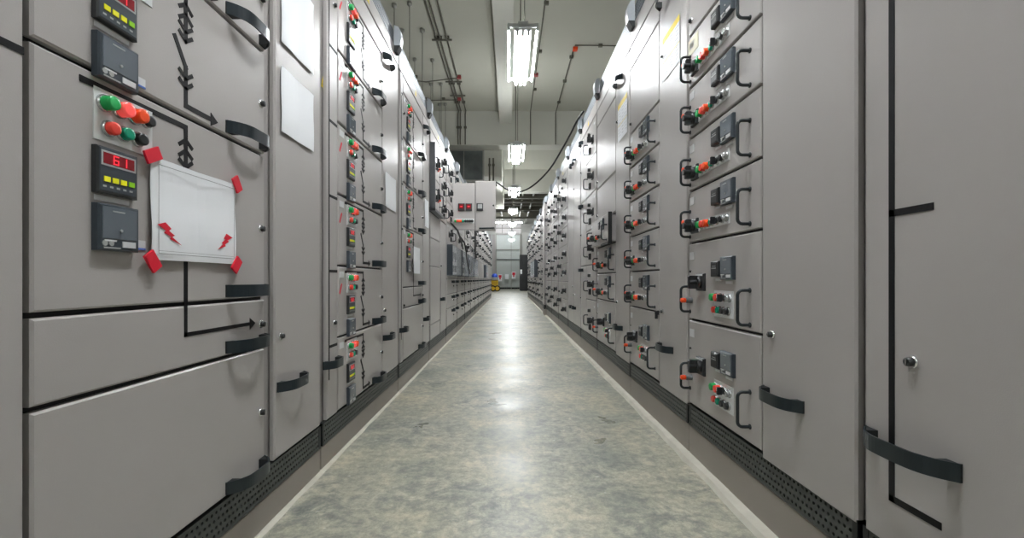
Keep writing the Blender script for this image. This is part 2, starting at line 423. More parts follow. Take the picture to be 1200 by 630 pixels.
def cable_door(root, sd, u0, u1, z0=.165+.03, z1=2.266, hz=(.415,2.14), hside='near', locks=(.60,1.9), w=None):
    d=put('door', MB(sd).panel(-.018,0,0,u1-u0,0,z1-z0,'paint',.005), root, (0,u0,z0))
    W=u1-u0; hw=min(.19, W-.03)
    hu = .012 if hside=='near' else W-hw-.012
    for z in hz: put('handle', bow_handle(sd,round(hw,3)), d, (0,hu,z-z0))
    for z in locks: put('lock', lock(sd), d, (0,(.035 if hside=='near' else W-.055),z-z0))
    return d

# drawers heights shared by the left row
ZA=[.195,.578,.731,1.178,1.500,1.823,2.146,2.266]
ZC=[.195,.528,.852,1.175,1.498,1.821,2.144,2.266]
def left_cabinet(y0, kind, W, d0,d1, c0,c1, label, grp=None):
    root=thing('switchgear_cabinet', label, 'electrical cabinet', (-XL,y0,0), grp)
    body(root, 1, W)
    Z = ZA if kind=='A' else ZC
    gasket(root,1,d0-.006,d1+.006,.19,2.268)
    # busbar cover strip with the vertical mimic bus line
    bs=put('bus_cover', MB(1).panel(-.018,0,.045,d0-.010,.195,2.266,'paint'), root)
    if y0>1: put('mimic_line', MB(1).box(0,.0012,.058,.068,.36,2.1,'mimic'), bs); put('handle', bow_handle(1,.16), bs, (0,.0,.415))
    if y0>1: put('lock', lock(1), bs, (0,.115,.60))
    put('lock', lock(1), bs, (0,.115,1.99))
    for i in range(len(Z)-1):
        z0,z1=Z[i],Z[i+1]; ht=z1-z0
        if i==len(Z)-2:
            p=put('blank_panel', MB(1).panel(-.016,0,0,d1-d0,.005,ht-.004,'paint'), root, (0,d0,z0)); continue
        full = (kind=='C' ) or i in (2,3,4,5)
        dr=left_drawer(root,1,d0,z0,ht,d1-d0,full,y0<1)
        put('mimic_line', MB(1).box(0,.0012,.068,d0-.012,z1-.033,z1-.021,'mimic'), bs) if full else None
        if kind=='A' and i==1:      # the outgoing arrow
            dr2=MB(1); m=dr2; m.line([(.34,ht-.0),(.34,.080),(.60,.080)],.010,0,.0012,'mimic'); arrow(m,.60,.080)
            put('mimic_line', m, dr)
    cable_door(root,1,c0,c1)
    return root

# --- left row
C0=left_cabinet(.56,'A',1.26,.155,.835,.896,1.245,'nearest grey switchgear cabinet of the left row, carrying the red-taped notice')
C1=left_cabinet(1.83,'C',1.25,.165,.850,.856,1.232,'second grey switchgear cabinet of the left row, with identical green and red button drawers')
C2=left_cabinet(3.10,'A',1.17,.115,.835,.850,1.155,'third grey switchgear cabinet of the left row, small paper sheet over its middle drawer')
# the cabinet the photo's left edge runs into
r=thing('switchgear_cabinet','plain grey cable cabinet at the left edge, before the notice cabinet','electrical cabinet',(-XL,-.04,0))
body(r,1,.59,hood=False); gasket(r,1,.01,.58,.19,2.268); cable_door(r,1,.02,.575,hz=(2.14,),locks=(1.9,))

# --- extras that hang on the left doors (things of their own)
yt,zt=PL(173,183); 
def sheet(name, label, y0,y1,z0,z1, side=-1, mk='paper', cat='paper notice', frame=False, group=None, header=False, lines=0, d=.0015, wave=0):
    X = -XL if side<0 else XR; sd = 1 if side<0 else -1
    root=thing(name,label,cat,(X,y0,z0),group); w,h=y1-y0,z1-z0
    m=MB(sd); n=10
    def dd(a,b): return d+.0016+.0045*wave+.0025*math.sin(3*PI*a)*wave+.002*math.sin(2*PI*b)*wave
    vs=[];fs=[]
    for i in range(n+1):
        for j in range(n+1):
            vs.append((dd(i/n,j/n), w*i/n, h*j/n))
    for i in range(n):
        for j in range(n): a=i*(n+1)+j; fs.append((a,a+n+1,a+n+2,a+1))
    k=len(vs); vs+=[(v[0]-.0008,v[1],v[2]) for v in vs]
    fs+=[tuple(k+q for q in f)[::-1] for f in fs[:]]
    m.add(vs,fs,mk); put('sheet',m,root)
    e=d+.0091*wave+.0018
    if frame:
        q=.014; g=MB(sd); g.line([(q,q),(w-q,q),(w-q,h-q),(q,h-q),(q,q)],.0014,e,e+.0004,'paperline')
        g.line([(q,q+.006),(w-q,q+.006)],.0008,e,e+.0004,'paperline'); put('printed_border',g,root)
    if header: put('yellow_header', MB(sd).box(e-.0004,e,0,w,h*.86,h,'yellow'), root)
    if lines:
        g=MB(sd)
        for i in range(lines):
            z=h*(.80-.75*i/lines)
            for c in range(3): g.line([(w*(.07+.31*c),z),(w*(.07+.31*c+random.uniform(.12,.24)),z)],.0022,e-.0004,e,'paperline')
        g.line([(0,h*.42),(w,h*.42)],.003,e-.0004,e,'yellow')
        put('printed_lines',g,root)
    return root,w,h,e
nt,w,h,e=sheet('warning_notice','white sheet with two red lightning bolts, red-taped to the nearest left cabinet',.944,1.234,.832,1.052,frame=True,wave=1,d=.002)
def bolt(pts):
    m=MB(1); q=[]
    for x,y in pts:
        Y,z=PL(120+x/3.152,150+y/3.152); q.append((Y-.944,z-.832))
    m.prism(q,e,e+.0006,'red'); put('lightning_bolt',m,nt)
bolt([(181,355),(211,348),(233,372),(224,379),(246,397),(236,402),(272,433),(228,409),(233,402),(205,385),(213,379)])
bolt([(463,405),(440,390),(430,408),(437,411),(422,424),(428,428),(408,448),(437,436),(434,430),(450,419),(443,415)])
for (cx,cy,a) in ((.0,.222,.5),(.292,.222,-1.0),(.0,-.004,-.95),(.29,-.002,.9)):
    m=MB(1); ca,sa=math.cos(a),math.sin(a); L,B=(.021,.0135)
    m.prism([(cx+ca*p-sa*q,cy+sa*p+ca*q) for p,q in ((-L,-B),(L,-B),(L,B),(-L,B))],e-.004,e+.001,'red'); put('tape',m,nt)
sheet('document_sheet','upper of the two white document sheets on the narrow door beside the red-taped notice',1.488,1.733,1.588,1.86,cat='document sheet',wave=.6)
sheet('document_sheet','lower of the two white document sheets on the narrow door beside the red-taped notice',1.488,1.733,1.287,1.507,cat='document sheet',wave=.6)
sheet('document_sheet','white sheet on the narrow door of the second left cabinet',2.74,2.99,1.24,1.455,cat='document sheet',wave=.5)
sheet('document_sheet','white sheet taped over the middle drawer of the third left cabinet',3.44,3.68,.835,1.045,cat='document sheet',wave=.5,d=.024)
sheet('document_sheet','white sheet on the narrow door of the third left cabinet',4.02,4.20,1.27,1.52,cat='document sheet',wave=.5)
t=tag(put('warning_sign', MB(1).prism([(0,0),(.030,0),(.015,.048)],-.02,-.0188,'yellow').prism([(.010,.010),(.020,.010),(.015,.032)],-.0188,-.0184,'blackb'), None,(-XL,1.862,1.60)),'small yellow warning triangle on the frame strip beside the document sheets','warning sign')

# --- farther left cabinets: withdrawable units, clear covers, low doors
def unit_door(root, sd, u0,u1,z0,z1, kind, rich=True):
    dr=put('drawer', MB(sd).panel(-.016,0,0,u1-u0,.004,z1-z0-.004,'paint'), root, (0,u0,z0)); W=u1-u0; ht=z1-z0
    if kind=='rotary':
        put('rotary_switch', rotary(sd,True), dr, (0,W*.30,ht*.45)); put('u_handle', u_handle(sd,.10), dr, (0,W*.85,ht*.25))
        put('push_button', button(sd,'blackb',.017,.03), dr, (0,W*.55,ht*.7))
        if rich: put('small_meter', small_meter(sd), dr, (0,W*.5,ht*.15)); put('label', label_plate(sd,.06,.02), dr, (0,W*.1,ht*.8))
    elif kind=='bow':
        put('handle', bow_handle(sd,min(.19,round(W*.4,2))), dr, (0,W-min(.19,round(W*.4,2))-.01,ht-.06)); put('lock', lock(sd), dr, (0,W-.03,ht*.5))
    elif kind=='two':
        put('rotary_switch', rotary(sd,True), dr, (0,W*.28,ht*.5)); put('push_button', button(sd,'blackb',.018,.035), dr, (0,W*.78,ht*.35))
        put('label', label_plate(sd,.08,.03), dr, (0,W*.5,ht*.65))
    return dr
def conduit_on(root, sd, pts, r=.007):
    put('wiring_hose', MB(sd).pipe(pts,r,'cable',8), root)

def clear_cover(root, sd, u0, w, z0, z1, out=.07):      # clear meter cover screwed to a cabinet front
    h=z1-z0; m=MB(sd); t=.004
    m.box(out-t,out,0,w,0,h,'clear').box(.001,out,0,t,0,h,'clear').box(.001,out,w-t,w,0,h,'clear').box(.001,out,0,w,h-t,h,'clear').box(.001,out,0,w,0,t,'clear')
    c=put('clear_cover',m,root,(0,u0,z0)); tag(c,'clear plastic meter cover')
    put('rim',MB(sd).box(.001,out+.003,-.005,.004,-.004,h+.004,'relay').box(.001,.006,0,w,-.012,-.001,'relay'),c)
    for k in range(int(w/.24)):
        put('panel_meter', relay(sd,.12,.13), c, (0,.05+.24*k,h*.5)); put('panel_meter', small_meter(sd,.09,.09), c, (0,.06+.24*k,h*.12))
def far_left(y0, W, label, i, grp=None):
    root=thing('switchgear_cabinet', label, 'electrical cabinet', (-XL,y0,0), grp)
    body(root,1,W,hood=i<7)
    gasket(root,1,.03,W-.03,.19,2.268)
    a,b,c=.035,W*.62,W-.035
    for z0,z1 in ((1.24,1.50),(1.50,1.76),(1.76,2.02),(2.02,2.266)):
        unit_door(root,1,a,b-.003,z0,z1,'rotary' if i%2 else 'two',i<6)
    unit_door(root,1,b+.003,c,1.24,2.266,'bow')
    unit_door(root,1,a,c,.80,1.24,'none')
    if y0<9.5 or 13<y0<14.3: clear_cover(root,1,.04,W-.08,.845,1.215)
    for z0,z1 in ((.195,.42),(.42,.60),(.60,.80)):
        unit_door(root,1,a,b-.003,z0,z1,'bow',False)
        unit_door(root,1,b+.003,c,z0,z1,'bow',False)
    return root
# fourth: withdrawable units above, plain doors below
r=thing('switchgear_cabinet','fourth grey switchgear cabinet of the left row, plain below two withdrawable units','electrical cabinet',(-XL,4.28,0))
W=1.12; body(r,1,W); gasket(r,1,.02,W-.02,.19,2.268)
for z0,z1 in ((1.50,1.83),(1.83,2.14)):
    d=unit_door(r,1,.05,.62,z0,z1,'x'); put('u_handle',u_handle(1,.12),d,(0,.18,.08)); put('u_handle',u_handle(1,.12),d,(0,.54,.08))
    put('rotary_switch',rotary(1,True),d,(0,.27,.14)); put('lock_knob',padknob(1),d,(0,.36,.12)); put('push_button',button(1,'redb'),d,(0,.42,.12)); put('small_meter',small_meter(1),d,(0,.44,.2))
unit_door(r,1,.05,.62,2.14,2.266,'none')
put('guard_rail', MB(1).box(0,.05,.02,.045,1.46,2.12,'greyk').box(0,.05,.02,.62,1.455,1.48,'greyk'), r)
for z0,z1 in ((.19,.34),(.34,.92),(.92,1.20),(1.20,1.45)): unit_door(r,1,.05,.62,z0,z1,'none')
d=unit_door(r,1,.65,1.10,.19,1.45,'none'); put('handle',bow_handle(1),d,(0,.0,.36)); put('lock',lock(1),d,(0,.03,.75)); put('mimic_line',MB(1).box(0,.0015,.03,.036,.1,.70,'mimic'),d)
for z0,z1 in ((1.455,1.72),(1.72,1.99),(1.99,2.266)):
    d=unit_door(r,1,.65,1.10,z0,z1,'rotary')
# fifth: carries the swung-open door
r5=far_left(5.42,1.10,'fifth cabinet of the left row, whose upper door stands open square across the aisle',1)
dX=.59
op=thing('tmp','','x'); bpy.data.objects.remove(op)
od=put('open_door', MB(1), r5, (0,.56,0)) if False else None
m=MB(1)
def facing(m, x0,x1,z0,z1,y0,y1,mk,c=.004):       # panel facing the camera (-Y), local x = out of the cabinet
    vs=[(x0,y1,z0),(x1,y1,z0),(x1,y1,z1),(x0,y1,z1),(x0,y0+c,z0),(x1,y0+c,z0),(x1,y0+c,z1),(x0,y0+c,z1),(x0+c,y0,z0+c),(x1-c,y0,z0+c),(x1-c,y0,z1-c),(x0+c,y0,z1-c)]
    fs=[(0,1,2,3)]
    for a in (0,4):
        for i in range(4): fs.append((a+(i+1)%4,a+i,a+4+i,a+4+(i+1)%4))
    fs.append((11,10,9,8)); m.add(vs,fs,mk)
facing(m,.0,.303,1.455,2.085,0,.045,'paint',.006); facing(m,.309,.585,1.445,2.112,-.012,.05,'paint',.008); m.box(.300,.312,.012,.04,1.46,2.08,'black')
od=put('open_door', m, r5, (0,.56,0))
for k,(x,lc) in enumerate(((.085,'redlcd'),(.185,'redlcd'),(.335,'silver'))):
    m=MB(1); yy=0 if x<.3 else -.012
    facing(m,x-.005,x+.082,1.71,1.81,yy-.014,yy,'device',.004); facing(m,x+.008,x+.069,1.738,1.798,yy-.016,yy-.013,lc,.001)
    if lc=='redlcd':
        m.box(x+.022,x+.052,yy-.0175,yy-.016,1.76,1.772,'led')
    put('panel_meter',m,od)
m=MB(1); facing(m,.03,.296,1.545,1.605,-.003,0,'plate',.001); put('button_plate',m,od)
for x,c in ((.045,'greenb'),(.070,'redb'),(.095,'orangeb'),(.118,'orangeb'),(.145,'tealb'),(.18,'blackb'),(.21,'blackb'),(.24,'blackb'),(.268,'blackb')):
    m=MB(1); m.lathe((0,0,0),[(.019,0),(.019,-.005)],'bezel',14,'y'); m.lathe((0,-.004,0),[(.018,0),(.018,-.018),(.012,-.022)],c,14,'y'); put('push_button',m,od,(x,-.003,1.572))
m=MB(1); m.pipe([(.37,-.012,1.475),(.39,-.045,1.47),(.46,-.06,1.47),(.54,-.045,1.475),(.56,-.012,1.48)],.012,'handle',8); put('handle',m,od)
m=MB(1); m.lathe((0,0,0),[(.012,0),(.012,-.01)],'blackb',14,'y'); put('lock',m,od,(.555,-.012,1.78))
NEARL=['sixth','seventh','eighth','ninth','tenth','eleventh','twelfth','thirteenth','fourteenth','fifteenth','sixteenth']
yy=6.54; k=0
while yy<17.9:
    far_left(yy,1.10, f'{NEARL[k]} grey switchgear cabinet of the left row, counted from the nearest' , k+2, 'far cabinets of the left row')
    yy+=1.12; k+=1
# hose loops on the left row
tag(put('wiring_hose', MB(1).pipe([Vector((-XL+min(.10,.02+.35*math.sin(a*PI)),6.6+1.9*a,1.45-.55*math.sin(a*PI))) for a in [i/16 for i in range(17)]],.012,'cable'),None),'black hose looping down over the clear meter covers','hose')
tag(put('wiring_hose', MB(1).pipe([(-XL+.03,5.60,1.50),(-XL+.10,5.75,1.42),(-XL+.11,6.1,1.30),(-XL+.09,6.5,1.235)],.012,'cable'),None),'short black hose running out from under the open door to the row','hose')
tag(put('wiring_conduit', MB(1).pipe([(-XL+.03,9.6,2.1),(-XL+.03,9.6,1.15)],.02,'cable'),None),'upright black conduit on the left row beyond the open door','conduit')

# ---------------------------------------------------------------- right row
R1=[.24,.613,.949,1.178,1.410,1.633,1.863,2.17]
R2=[.24,.613,.840,1.070,1.296,1.520,1.745,2.17]
def right_small(dr, W, out=0):
    s=-1
    put('u_handle',u_handle(s),dr,(0,.062,.025)); put('u_handle',u_handle(s,.110),dr,(0,W-.016,.028))
    put('protection_relay',relay(s,.092,.088),dr,(0,.155,.114)); put('small_meter',small_meter(s),dr,(0,.254,.127))
    put('label',label_plate(s,.05,.010),dr,(0,.175,.098)); put('label',label_plate(s,.045,.010),dr,(0,.262,.110))
    put('button_plate',label_plate(s,.265,.044,'plate'),dr,(0,.197,.044))
    for u,c,r in ((.425,'greenb',.0145),(.392,'redb',.0145),(.362,'orangeb',.0145),(.328,'tealb',.012),(.246,'blackb',.0125),(.216,'bezel',.011)):
        put('push_button',button(s,c,r,.024 if c in('redb','orangeb','greenb') else .013),dr,(.0018*s,u,.066))
    put('selector_switch',selector(s),dr,(.0018*s,.288,.066))
    put('rotary_switch',rotary(s),dr,(0,.492,.070))
    put('lock_knob',padknob(s),dr,(0,W-.045,.088))
    put('label',label_plate(s,.045,.034),dr,(0,W-.058,.165))
def right_large(dr, W, dz=0, top=None):
    s=-1
    put('u_handle',u_handle(s),dr,(0,.062,.025+dz)); put('u_handle',u_handle(s,.110),dr,(0,W-.016,.035+dz))
    put('protection_relay',relay(s,.092,.085),dr,(0,.155,.175+dz*.7)); put('small_meter',small_meter(s),dr,(0,.254,.186+dz*.7))
    put('label',label_plate(s,.05,.010),dr,(0,.175,.160+dz*.7)); put('label',label_plate(s,.045,.010),dr,(0,.262,.170+dz*.7))
    put('button_plate',label_plate(s,.148,.100,'plate'),dr,(0,.170,.034+dz*.8))
    for u,c in ((.300,'greenb'),(.264,'redb')): put('push_button',button(s,c,.0145,.024),dr,(-.0018,u,.108+dz*.8))
    put('selector_switch',selector(s),dr,(-.0018,.232,.108+dz*.8)); put('push_button',button(s,'bezel',.0125,.014),dr,(-.0018,.195,.108+dz*.8))
    for u,c in ((.302,'redb'),(.268,'tealb'),(.236,'blackb'),(.203,'blackb')): put('push_button',button(s,c,.0125,.013),dr,(-.0018,u,.060+dz*.8))
    put('rotary_switch',rotary(s,True),dr,(0,.43,.165+dz*.7)); put('lock_knob',padknob(s),dr,(0,W-.030,.085+dz))
    put('label',label_plate(s,.045,.034),dr,(0,W-.058,(top or .336)-.075))
    put('lock',lock(s),dr,(0,W-.026,(top or .336)-.125),scale=(.6,.5,.5))
def right_cabinet(y0, W, dw, Z, label, open_i=None, blank=()):
    root=thing('switchgear_cabinet',label,'electrical cabinet',(XR,y0,0))
    body(root,-1,W,ztop=2.446,vtop=2.56,g0=.235,p0=.142,friz=2.32)
    gasket(root,-1,dw+.004,W-.008,.235,2.32)
    door=cable_door(root,-1,.004,dw,.225,2.316,(.425,2.21),'far',(.622,1.95))
    u0=dw+.008; w=W-.012-u0
    for i in range(len(Z)-1):
        z0,z1=Z[i],Z[i+1]; ht=z1-z0
        o=.10 if i==open_i else 0
        if i==open_i:
            m=MB(-1).panel(.035,.053,0,w,.005,ht-.005,'paint').box(-.05,.035,.02,w-.02,.01,ht-.02,'frame').box(.028,.056,-.004,.004,0,ht,'hside').box(.028,.056,-.004,w*.4,-.010,.004,'hside')
            dr=put('drawer',m,root,(0,u0,z0))
            before=set(bpy.data.objects); right_small(dr,w)
            for ob in set(bpy.data.objects)-before: ob.location.x-=.053
            continue
        dr=put('drawer',MB(-1).panel(-.016,0,0,w,.005,ht-.005,'paint'),root,(0,u0,z0))
        if i in blank or i==len(Z)-2:
            put('lock',lock(-1),dr,(0,w-.03,.06)); continue
        if ht<.28: right_small(dr,w)
        else: right_large(dr,w,.035 if i==0 else 0,ht)
    put('blank_panel',MB(-1).panel(-.016,0,0,w,.003,2.316-Z[-1],'paint'),root,(0,u0,Z[-1]))
    return root
RA=right_cabinet(1.02,.97,.385,R1,'nearest switchgear cabinet of the right row with a full column of withdrawable drawers')
put('label',label_plate(-1,.10,.07,'cream'),RA,(0,.86,1.775))
RB=right_cabinet(1.995,.955,.372,R2,'second drawer-column cabinet of the right row, yellow-headed sheet on its narrow door')
RC=right_cabinet(2.955,1.10,.380,[.24,.613,.84,1.07,1.30,1.605,2.17],'third drawer-column cabinet of the right row, with one drawer pulled out',3,(4,))
put('lock_lever',MB(-1).panel(0,.012,.0,.022,0,.022,'device').panel(.006,.02,.004,.015,-.022,.016,'blackb',.002),RB,(0,.375,.60))
# near-most right cabinet with mimic tape
rn=thing('switchgear_cabinet','plain cabinet at the right edge with an upright black line and bow handle','electrical cabinet',(XR,.30,0))
body(rn,-1,.712,ztop=2.446,vtop=2.56,g0=.235,p0=.142,friz=2.32,hood=False); gasket(rn,-1,.01,.71,.235,2.32)
dn=put('door',MB(-1).panel(-.018,0,0,.672,0,2.086,'paint',.005),rn,(0,.028,.228))
m=MB(-1); m.line([(.60,2.0),(.60,.104),(.50,.104)],.014,0,.0012,'mimic'); m.line([(.60,.70),(.515,.70)],.014,0,.0012,'mimic'); put('mimic_line',m,dn)
put('handle',bow_handle(-1,.21),dn,(0,.455,.202)); put('lock',lock(-1),dn,(0,.552,.398))
# yellow-headed sheets
sheet('instruction_sheet','larger yellow-headed white instruction sheet, on the door left of the nearest drawer column',2.08,2.311,1.812,2.035,side=1,header=True,lines=9,cat='paper sheet')
sheet('instruction_sheet','smaller yellow-headed instruction sheet, on the farther narrow door of the right row',3.01,3.26,1.79,2.06,side=1,header=True,lines=9,cat='paper sheet')
# fourth: six deep rotary drawers
def far_right(y0, W, label, kind, grp=None, n=7, out=0):
    root=thing('switchgear_cabinet',label,'electrical cabinet',(XR-out,y0,0),grp)
    body(root,-1,W,ztop=2.446,vtop=2.56,g0=.235,p0=.142,friz=2.32,hood=kind!='post')
    gasket(root,-1,.02,W-.02,.235,2.32)
    if kind=='plain':
        cable_door(root,-1,.02,W*.5-.003,.24,2.316,(.425,2.21),'far'); cable_door(root,-1,W*.5+.003,W-.02,.24,2.316,(.425,2.21),'near',(.7,))
    elif kind=='post':
        put('door',MB(-1).panel(-.018,0,.02,W-.02,.24,2.316,'paint'),root)
    else:
        st=(2.316-.24)/n
        if 11.5<y0<14: clear_cover(root,-1,.05,W-.1,.86,1.33,.10)
        for i in range(n):
            unit_door(root,-1,.03,W*.60-.003,.24+st*i,.24+st*(i+1),'rotary' if kind=='rot' else 'two',y0<9)
            if i%2==0: unit_door(root,-1,W*.60+.003,W-.03,.24+st*i,.24+st*min(i+2,n),'bow' if kind=='rot' else 'rotary',False)
    return root
far_right(4.06,.93,'fourth cabinet of the right row, six deep drawers with big black rotary switches','rot',n=6)
far_right(5.00,1.06,'tall plain grey double door cabinet in the right row beyond the rotary drawers','plain')
ys=6.08
names=['sixth','seventh','eighth']
for k in range(3):
    far_right(ys,1.16,f'{names[k]} cabinet of the right row, {["just beyond the plain doors","middle of three fitted with a grid of black switches","last before the projecting grey post"][k]}','two',n=8); ys+=1.18
far_right(ys,.45,'narrow plain grey cabinet jutting out of the right row like a post','post',out=.05); ys+=.46
nm=['tenth','eleventh','twelfth','thirteenth','fourteenth','fifteenth','sixteenth','seventeenth']
k=0
while ys<18.9:
    far_right(ys,1.16,f'{nm[k]} grey cabinet of the right row, counted from the nearest','two' if k%2 else 'rot','far cabinets of the right row',n=7); ys+=1.18; k+=1


# ---------------------------------------------------------------- the hall
XW0,XW1,Y0,Y1=-4.6,4.8,-5.0,36.0
ZC1=4.92
def struct(name, m, loc=(0,0,0)): return tag(put(name,m,None,loc),kind='structure')
struct('floor', MB().box(XW0,XW1,Y0,Y1,-.2,0,'floor'))
struct('ceiling', MB().box(XW0,XW1,Y0,16.7,ZC1,ZC1+.2,'ceiling'))
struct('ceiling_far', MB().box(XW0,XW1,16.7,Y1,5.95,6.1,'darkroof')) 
struct('wall_left', MB().box(XW0-.2,XW0,Y0,Y1,-.2,6.1,'wall'))
struct('wall_right', MB().box(XW1,XW1+.2,Y0,Y1,-.2,6.1,'wall'))
struct('wall_front', MB().box(XW0,XW1,Y0-.2,Y0,-.2,6.1,'wall'))
struct('wall_back', MB().box(XW0,XW1,Y1,Y1+.2,-.2,6.1,'wall').box(-1.15,.95,Y1-.03,Y1,4.55,5.6,'clad').box(-1.15,.95,Y1-.05,Y1-.03,4.9,4.95,'plinth').box(-1.15,.95,Y1-.05,Y1-.03,5.25,5.3,'plinth').box(-.6,-.56,Y1-.06,Y1-.03,4.5,5.6,'plinth'))
# beams
zb=4.09
for n,(yb) in enumerate((-2.2,4.3,10.9,16.7)):
    struct(f'trim_{n+1}', MB().box(XW0,XW1,yb,yb+.45,zb,ZC1 if yb<16 else 5.95,'beam'))
struct('trim_5', MB().box(-.24,.06,Y0,10.9,4.62,ZC1,'beam'))
struct('trim_6', MB().box(-.66,-.20,11.35,16.7,3.42,ZC1,'beam'))
for n,yb in enumerate((19.5,22.5,25.5,28.5,31.5,34.0)):
    struct(f'trim_{n+7}', MB().box(XW0,XW1,yb,yb+.15,5.55,5.95,'rod'))
# pale cement edges along the plinths
def edge(xs, name, h, mk='cement', seed=3):
    random.seed(seed); m=MB(); n=160; vs=[]; fs=[]
    for i in range(n+1):
        y=.2+ (18.8-.2)*i/n; j=random.uniform(-.004,.006)
        a,b=xs; q=1 if b>a else -1
        vs+=[(a,y,.0),(a,y,h),(b-q*.012+j*q,y,h*random.uniform(.8,1)),(b+j*q,y,.0)]
    for i in range(n):
        for k in range(3): fs.append((4*i+k,4*i+k+1,4*i+4+k+1,4*i+4+k))
    m.add(vs,fs,mk,False); return struct(name,m)
edge((-XL-.03,-XL+.010),'trim_13',.006); edge((XR+.03,XR-.040),'trim_14',.018,seed=5)
random.seed(11)
# duct below the third beam
t=thing('air_duct','dark galvanised duct under the crossing ceiling beam, above the open door','duct',(0,0,0))
p,q=at(528,172,11.3),at(566,210,11.3)
put('duct_body',MB().box(p.x,q.x,11.36,16.6,3.32,4.07,'duct'),t); put('flange',MB().box(p.x-.02,q.x+.03,11.33,11.36,3.28,4.085,'steel').box(p.x+.02,q.x-.01,11.325,11.34,3.33,4.06,'duct'),t)
for x in (.33,): put('seam',MB().box(p.x+x,p.x+x+.015,11.315,11.33,3.33,4.05,'steel'),t)
for xx in (p.x+.05,q.x-.05): put('hanger',MB().pipe([(xx,13,4.07),(xx,13,ZC1)],.01,'rod'),t)

# hanging five-tube lamps down the aisle
def lamp(i,Yn,label):
    t=thing('ceiling_lamp',label,'lamp',(.135,Yn,3.25),'five-tube fluorescent lamps over the aisle')
    L=1.2
    def hs():
        m=MB(); m.box(-.05,.05,0,L,.05,.10,'enamel')
        m.box(-.085,.085,.02,L-.02,.018,.05,'enamel')
        for y in (0,L-.02): m.box(-.155,.155,y,y+.02,.040,.075,'enamel')
        return m
    put('housing',shared('lamp_housing',hs),t)
    for x,z in ((-.142,.035),(-.054,-.015),(0,-.02),(.054,-.015),(.142,.035)):
        put('tube',shared('lamp_tube',lambda:MB().lathe((0,.035,0),[(.0115,0),(.0115,L-.07)],'tubelight',10,'y')),t,(x,0,z))
        for y in (.008,L-.036): put('socket',shared('lamp_socket',lambda: MB().box(-.013,.013,0,.028,-.016,.05,'enamel')),t,(x,y,z))
    for x in (-.02,.02): put('suspension_rod',MB().pipe([(x,.12,.10),(x,.12,ZC1-3.25 if Yn<16 else 5.95-3.25)],.006,'rod',6),t)
    put('suspension_rod',MB().pipe([(0,L-.12,.10),(0,L-.12,ZC1-3.25 if Yn<16 else 5.95-3.25)],.006,'rod',6),t)
    return t
LN=['nearest five-tube lamp visible over the aisle','second five-tube lamp down the aisle','third five-tube lamp down the aisle, above the black sagging cable','fourth five-tube lamp down the aisle, level with the open door','fifth five-tube lamp down the aisle','sixth five-tube lamp down the aisle','seventh five-tube lamp, just before the end wall']
for i,Yn in enumerate((4.4,8.2,12.0,15.6,19.4,23.4,27.4)): lamp(i,Yn,LN[i])
lamp(8,.5,'five-tube lamp right above the camera, before the nearest visible lamp'); lamp(9,-3.3,'five-tube lamp behind the camera')

for n,(X,Y) in enumerate(((-.75,33.6),(.45,33.6))):  # fill lamps added to brighten the dim end wall and roller door
    t=thing('end_fill_lamp',['left','right'][n]+' of two added fill lamps before the white wall sheets above the roller door','lamp',(X,Y,5.05))
    put('housing',MB().box(-.5,.5,-.06,.06,.05,.10,'enamel'),t)
    for y in (-.07,.07): put('tube',MB().box(-.5,.5,y-.02,y+.02,0,.045,'tubelight'),t)
    put('suspension_rod',MB().pipe([(0,0,.1),(0,0,.9)],.01,'rod',6),t)
# conduits and rods on the ceiling
def conduit(name,label,pts,r=.012,clips=(),mk='rod',cat='conduit',box=None):
    t=thing(name,label,cat,tuple(pts[0])); o=Vector(pts[0])
    P=[Vector(p)-o for p in pts]; put('pipe',MB().pipe(P,r,mk,8),t)
    for c in clips:
        c=Vector(c)-o; m=MB(); m.box(c.x-.035,c.x+.035,c.y-.02,c.y+.02,c.z-.02,c.z+.03,mk); put('clip',m,t)
    if box:
        c=Vector(box[0])-o; m=MB(); m.box(c.x-.04,c.x+.04,c.y-.04,c.y+.04,c.z-.03,c.z+.02,box[1]); put('junction_box',m,t)
    return t
zc=ZC1-.03
for j,X in enumerate((-1.24,-1.18,-1.06)):
    conduit('ceiling_conduit',['leftmost','middle','rightmost'][j]+' of the three parallel grey conduits running down the ceiling on the left',
      [(X,.5,zc),(X,5.08,zc),(X,10.80,zc),(X-.02,10.87,zc-.06),(X-.02,10.87,zb)],.014,
      [(X,y,zc) for y in (2,3.6,6.0,7.55,9.3,10.3)]+[(X-.02,10.86,4.5)])
for j,y in enumerate((7.55,9.15,9.85)):
    tag(put('conduit_bracket',MB().box(-1.32,-.98,y,y+.03,zc-.035,zc-.012,'rod'),None),['nearest','middle','farthest'][j]+' cross bracket holding the three left ceiling conduits','bracket')
conduit('ceiling_conduit','grey conduit running away down the ceiling right of the first lamp',[(.555,.5,zc),(.53,6.5,zc),(.515,10.82,zc),(.515,10.87,zc-.05),(.515,10.87,zb)],.012,[(.55,y,zc) for y in (2,4,6.6,8.0,9.6)],box=((.535,8.9,zc),'jred'))
conduit('ceiling_conduit','grey conduit on the far right of the ceiling, ending in an elbow on the beam',[(1.145,7.9,zc),(1.14,10.82,zc),(1.13,10.87,zc-.05),(1.13,10.87,zb)],.012,[(1.145,y,zc) for y in (8.2,9.2,10.3)],box=((1.17,7.9,zc),'orangeb'))
conduit('ceiling_conduit','conduit crossing the ceiling to the right from the orange junction box',[(1.15,7.78,zc),(3.9,7.85,zc)],.010,[(1.6,7.8,zc),(2.4,7.82,zc)])
